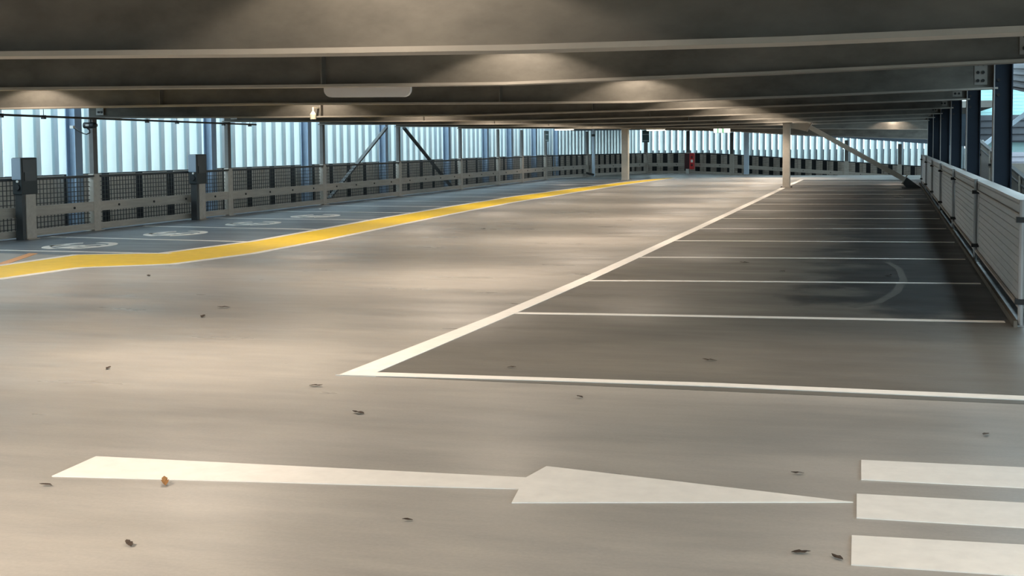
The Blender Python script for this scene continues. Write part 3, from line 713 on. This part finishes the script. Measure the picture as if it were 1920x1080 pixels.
LV = [(-1.18, 9.1, .05, 'dark leaf in the nearest right bay'), (-5.93, 11.09, .06, 'dark leaf on the open aisle, further of a close pair'),
      (-5.80, 10.46, .05, 'dark leaf on the open aisle, nearer of a close pair'), (-1.73, 16.67, .06, 'dark leaf in the right bays between the third and fourth lines'),
      (-2.75, 4.36, .035, 'thin dark leaf near the bottom edge below the arrow tail'), (-5.08, 7.86, .035, 'small dark leaf on the aisle far left of the bay corner'),
      (-3.43, 7.58, .045, 'dark leaf just left of the pointed white bay corner'), (-2.85, 6.86, .045, 'dark leaf between the arrow and the bay corner'),
      (-1.75, 7.6, .03, 'tiny leaf just below the nearest bay line'), (-1.84, 4.92, .022, 'tiny dark crumb of leaf below the arrow stem'),
      (-0.30, 4.88, .035, 'dark leaf left of the lowest crossing bar, farther from it'), (-0.17, 4.85, .03, 'dark leaf touching the lowest crossing bar end'),
      (0.48, 7.10, .035, 'dark leaf above the crossing bars near the right edge'), (-6.90, 22.42, .07, 'dark leaf on the aisle in front of the yellow strip'),
      (-8.27, 13.67, .06, 'dark leaf just below the kink of the yellow strip'), (-2.43, 8.52, .03, 'tiny leaf inside the pointed corner of the first bay'),
      (-3.59, 5.04, .03, 'small dark leaf beside the arrow tail'), (-0.39, 6.06, .03, 'thin leaf above the arrow head tip'),
      (-0.01, 15.31, .07, 'dark leaf in the second bay row towards the parapet'), (-1.19, 15.58, .05, 'small dark leaf in the bay between the second and third lines')]
for x, y, s, lb in LV: leaf(x, y, s, 'leafd', lb, random.uniform(0, 6))
leaf(0.22, 36.85, .14, 'leafp', 'white paper scrap far away in the dark right bays', 1.2, 'paper_scrap')
leaf(-12.83, 28.76, .11, 'leafp', 'white paper scrap beside the left guard fence', .4, 'paper_scrap')

# ------------------------------------------------------------------ neighbouring deck and ramp seen past the right columns
t = thing('neighbouring_ramp', 'grey sheet parapet of the neighbouring ramp behind the right columns', 'ramp', (2.4, 30, 0))
zr = lambda y: 1.02 + (y - 31.2) * .052
pm = MB(); ya, yb = 14.0, 46.0
pm.hexa([(2.40, ya, zr(ya) - 1.0), (2.44, ya, zr(ya) - 1.0), (2.44, yb, zr(yb) - 1.0), (2.40, yb, zr(yb) - 1.0), (2.40, ya, zr(ya) - .03), (2.44, ya, zr(ya) - .03), (2.44, yb, zr(yb) - .03), (2.40, yb, zr(yb) - .03)])
obj('sheet_panel', pm, 'sheet', t)
obj('top_rail', MB().bar((2.42, ya, zr(ya)), (2.42, yb, zr(yb)), .10, .05), 'dark', t)
obj('middle_rail', MB().bar((2.385, ya, zr(ya) - .16), (2.385, yb, zr(yb) - .16), .03, .04), 'dark', t)
for yy in (15, 19, 23, 27, 31, 35, 39, 43):
    p_ = obj('post', MB().cyl((2.37, yy, zr(yy) - 1.2), (2.37, yy, zr(yy) + .02), .03, 8), 'fence', t)
    obj('clamp', MB().box(2.33, 2.40, yy - .05, yy + .05, zr(yy) - .36, zr(yy) - .30), 'bolt', p_)
rf = MB(); zu = lambda y: 2.63 + (y - 31.0) * .055
ya2, yb2 = 12.8, 56.0
rf.hexa([(2.4, ya2, zu(ya2) + .35), (6.4, ya2, zu(ya2) + .35), (6.4, yb2, zu(yb2) + .35), (2.4, yb2, zu(yb2) + .35), (2.4, ya2, zu(ya2) + .6), (6.4, ya2, zu(ya2) + .6), (6.4, yb2, zu(yb2) + .6), (2.4, yb2, zu(yb2) + .6)])
for k in range(7):
    xx = 2.45 + k * .62
    rf.hexa([(xx - .07, ya2, zu(ya2)), (xx + .07, ya2, zu(ya2)), (xx + .07, yb2, zu(yb2)), (xx - .07, yb2, zu(yb2)), (xx - .07, ya2, zu(ya2) + .35), (xx + .07, ya2, zu(ya2) + .35), (xx + .07, yb2, zu(yb2) + .35), (xx - .07, yb2, zu(yb2) + .35)])
obj('upper_ramp', rf, 'greyrib', t)
for dz in (.10, .22, .34, .46):
    obj('ramp_rib', MB().bar((2.36, 20.0, zu(20.0) + dz), (2.36, yb2, zu(yb2) + dz), .04, .045), 'greyrib', t)
obj('ramp_deck', MB().hexa([(2.4, ya, zr(ya) - 1.3), (6.4, ya, zr(ya) - 1.3), (6.4, yb, zr(yb) - 1.3), (2.4, yb, zr(yb) - 1.3), (2.4, ya, zr(ya) - 1.05), (6.4, ya, zr(ya) - 1.05), (6.4, yb, zr(yb) - 1.05), (2.4, yb, zr(yb) - 1.05)]), 'kerb', t)

t = thing('neighbouring_deck', 'far neighbouring deck with ribbed grey fascias past the right columns', 'deck', (7, 60, 0))
def ribbed(z0, z1, mt, y0, k):
    b_ = MB(); b_.box(3.6, 14, y0, y0 + .3, z0, z1)
    for i in range(k):
        z = z0 + (z1 - z0) * (i + .5) / k; b_.box(3.6, 14, y0 - .06, y0 - .0, z - (z1 - z0) / k * .28, z + (z1 - z0) / k * .28)
    return b_
obj('upper_fascia', ribbed(3.85, 5.4, 'greyrib', 60, 5), 'greyrib', t)
obj('lower_fascia', ribbed(1.40, 2.55, 'greyrib', 60, 4), 'greyrib', t)
obj('ribbed_parapet', ribbed(-.6, .98, 'lilac', 60, 7), 'lilac', t)
for za, zb in ((2.55, 3.85), (.98, 1.40)):
    sc = MB(); k = int((zb - za) / .14)
    for i in range(k):
        z = za + (zb - za) * i / k; dz = (zb - za) / k
        sc.hexa([(3.6, 60.22, z), (14, 60.22, z), (14, 60.23, z), (3.6, 60.23, z), (3.6, 60.17, z + dz), (14, 60.17, z + dz), (14, 60.18, z + dz), (3.6, 60.18, z + dz)])
    obj('aqua_screen', sc, 'screen', t)
obj('deck_slab', MB().box(3.6, 14, 60.3, 74, 2.2, 2.5), 'soffit', t)
obj('deck_slab', MB().box(3.6, 14, 60.3, 74, -.9, -.6), 'soffit', t)
for xx in (4.0, 8.5, 13.0): obj('column', MB().box(xx - .12, xx + .12, 61, 61.24, -6, 5.4), 'facade', t)
t = thing('diagonal_brace', 'light grey sloping brace outside, right of the widest blue column', 'brace', (3.4, 42, 2))
obj('tube', MB().bar((2.62, 42.0, 1.32), (4.6, 42.0, 2.9), .12, .14, (0, 1, 0)), 'pipe', t)
obj('end_plate', MB().bar((2.56, 42.0, 1.45), (2.74, 42.0, 1.22), .2, .05, (0, 1, 0)), 'housing', t)

# ------------------------------------------------------------------ surroundings seen between the fins
g = struct('ground', MB().box(-1500, 1500, -1500, 1500, -7.2, -7.0), 'ground')
def building(x, y, wx, wy, h, label, nx, nz):
    t = thing('distant_building', label, 'building', (x, y, -7), 'buildings beyond the fins')
    obj('wall', MB().box(x - wx / 2, x + wx / 2, y - wy / 2, y + wy / 2, -7, h), 'bldg', t)
    obj('roof', MB().box(x - wx / 2 - .3, x + wx / 2 + .3, y - wy / 2 - .3, y + wy / 2 + .3, h, h + .4), 'roof', t)
    for i in range(nx):
        for k in range(nz):
            yy = y - wy / 2 + wy * (i + .5) / nx; zz = -5 + 3.1 * k
            f_ = obj('window', MB().box(x + wx / 2, x + wx / 2 + .08, yy - .8, yy + .8, zz, zz + 1.6), 'housing', t)
            obj('pane', MB().box(x + wx / 2 + .08, x + wx / 2 + .1, yy - .7, yy + .7, zz + .1, zz + 1.5), 'glass', f_)
building(-70, 60, 14, 22, 5.0, 'blue grey building beyond the left fins, nearer one', 5, 3)
building(-95, 110, 16, 30, 7.5, 'blue grey building beyond the left fins, further one', 6, 4)
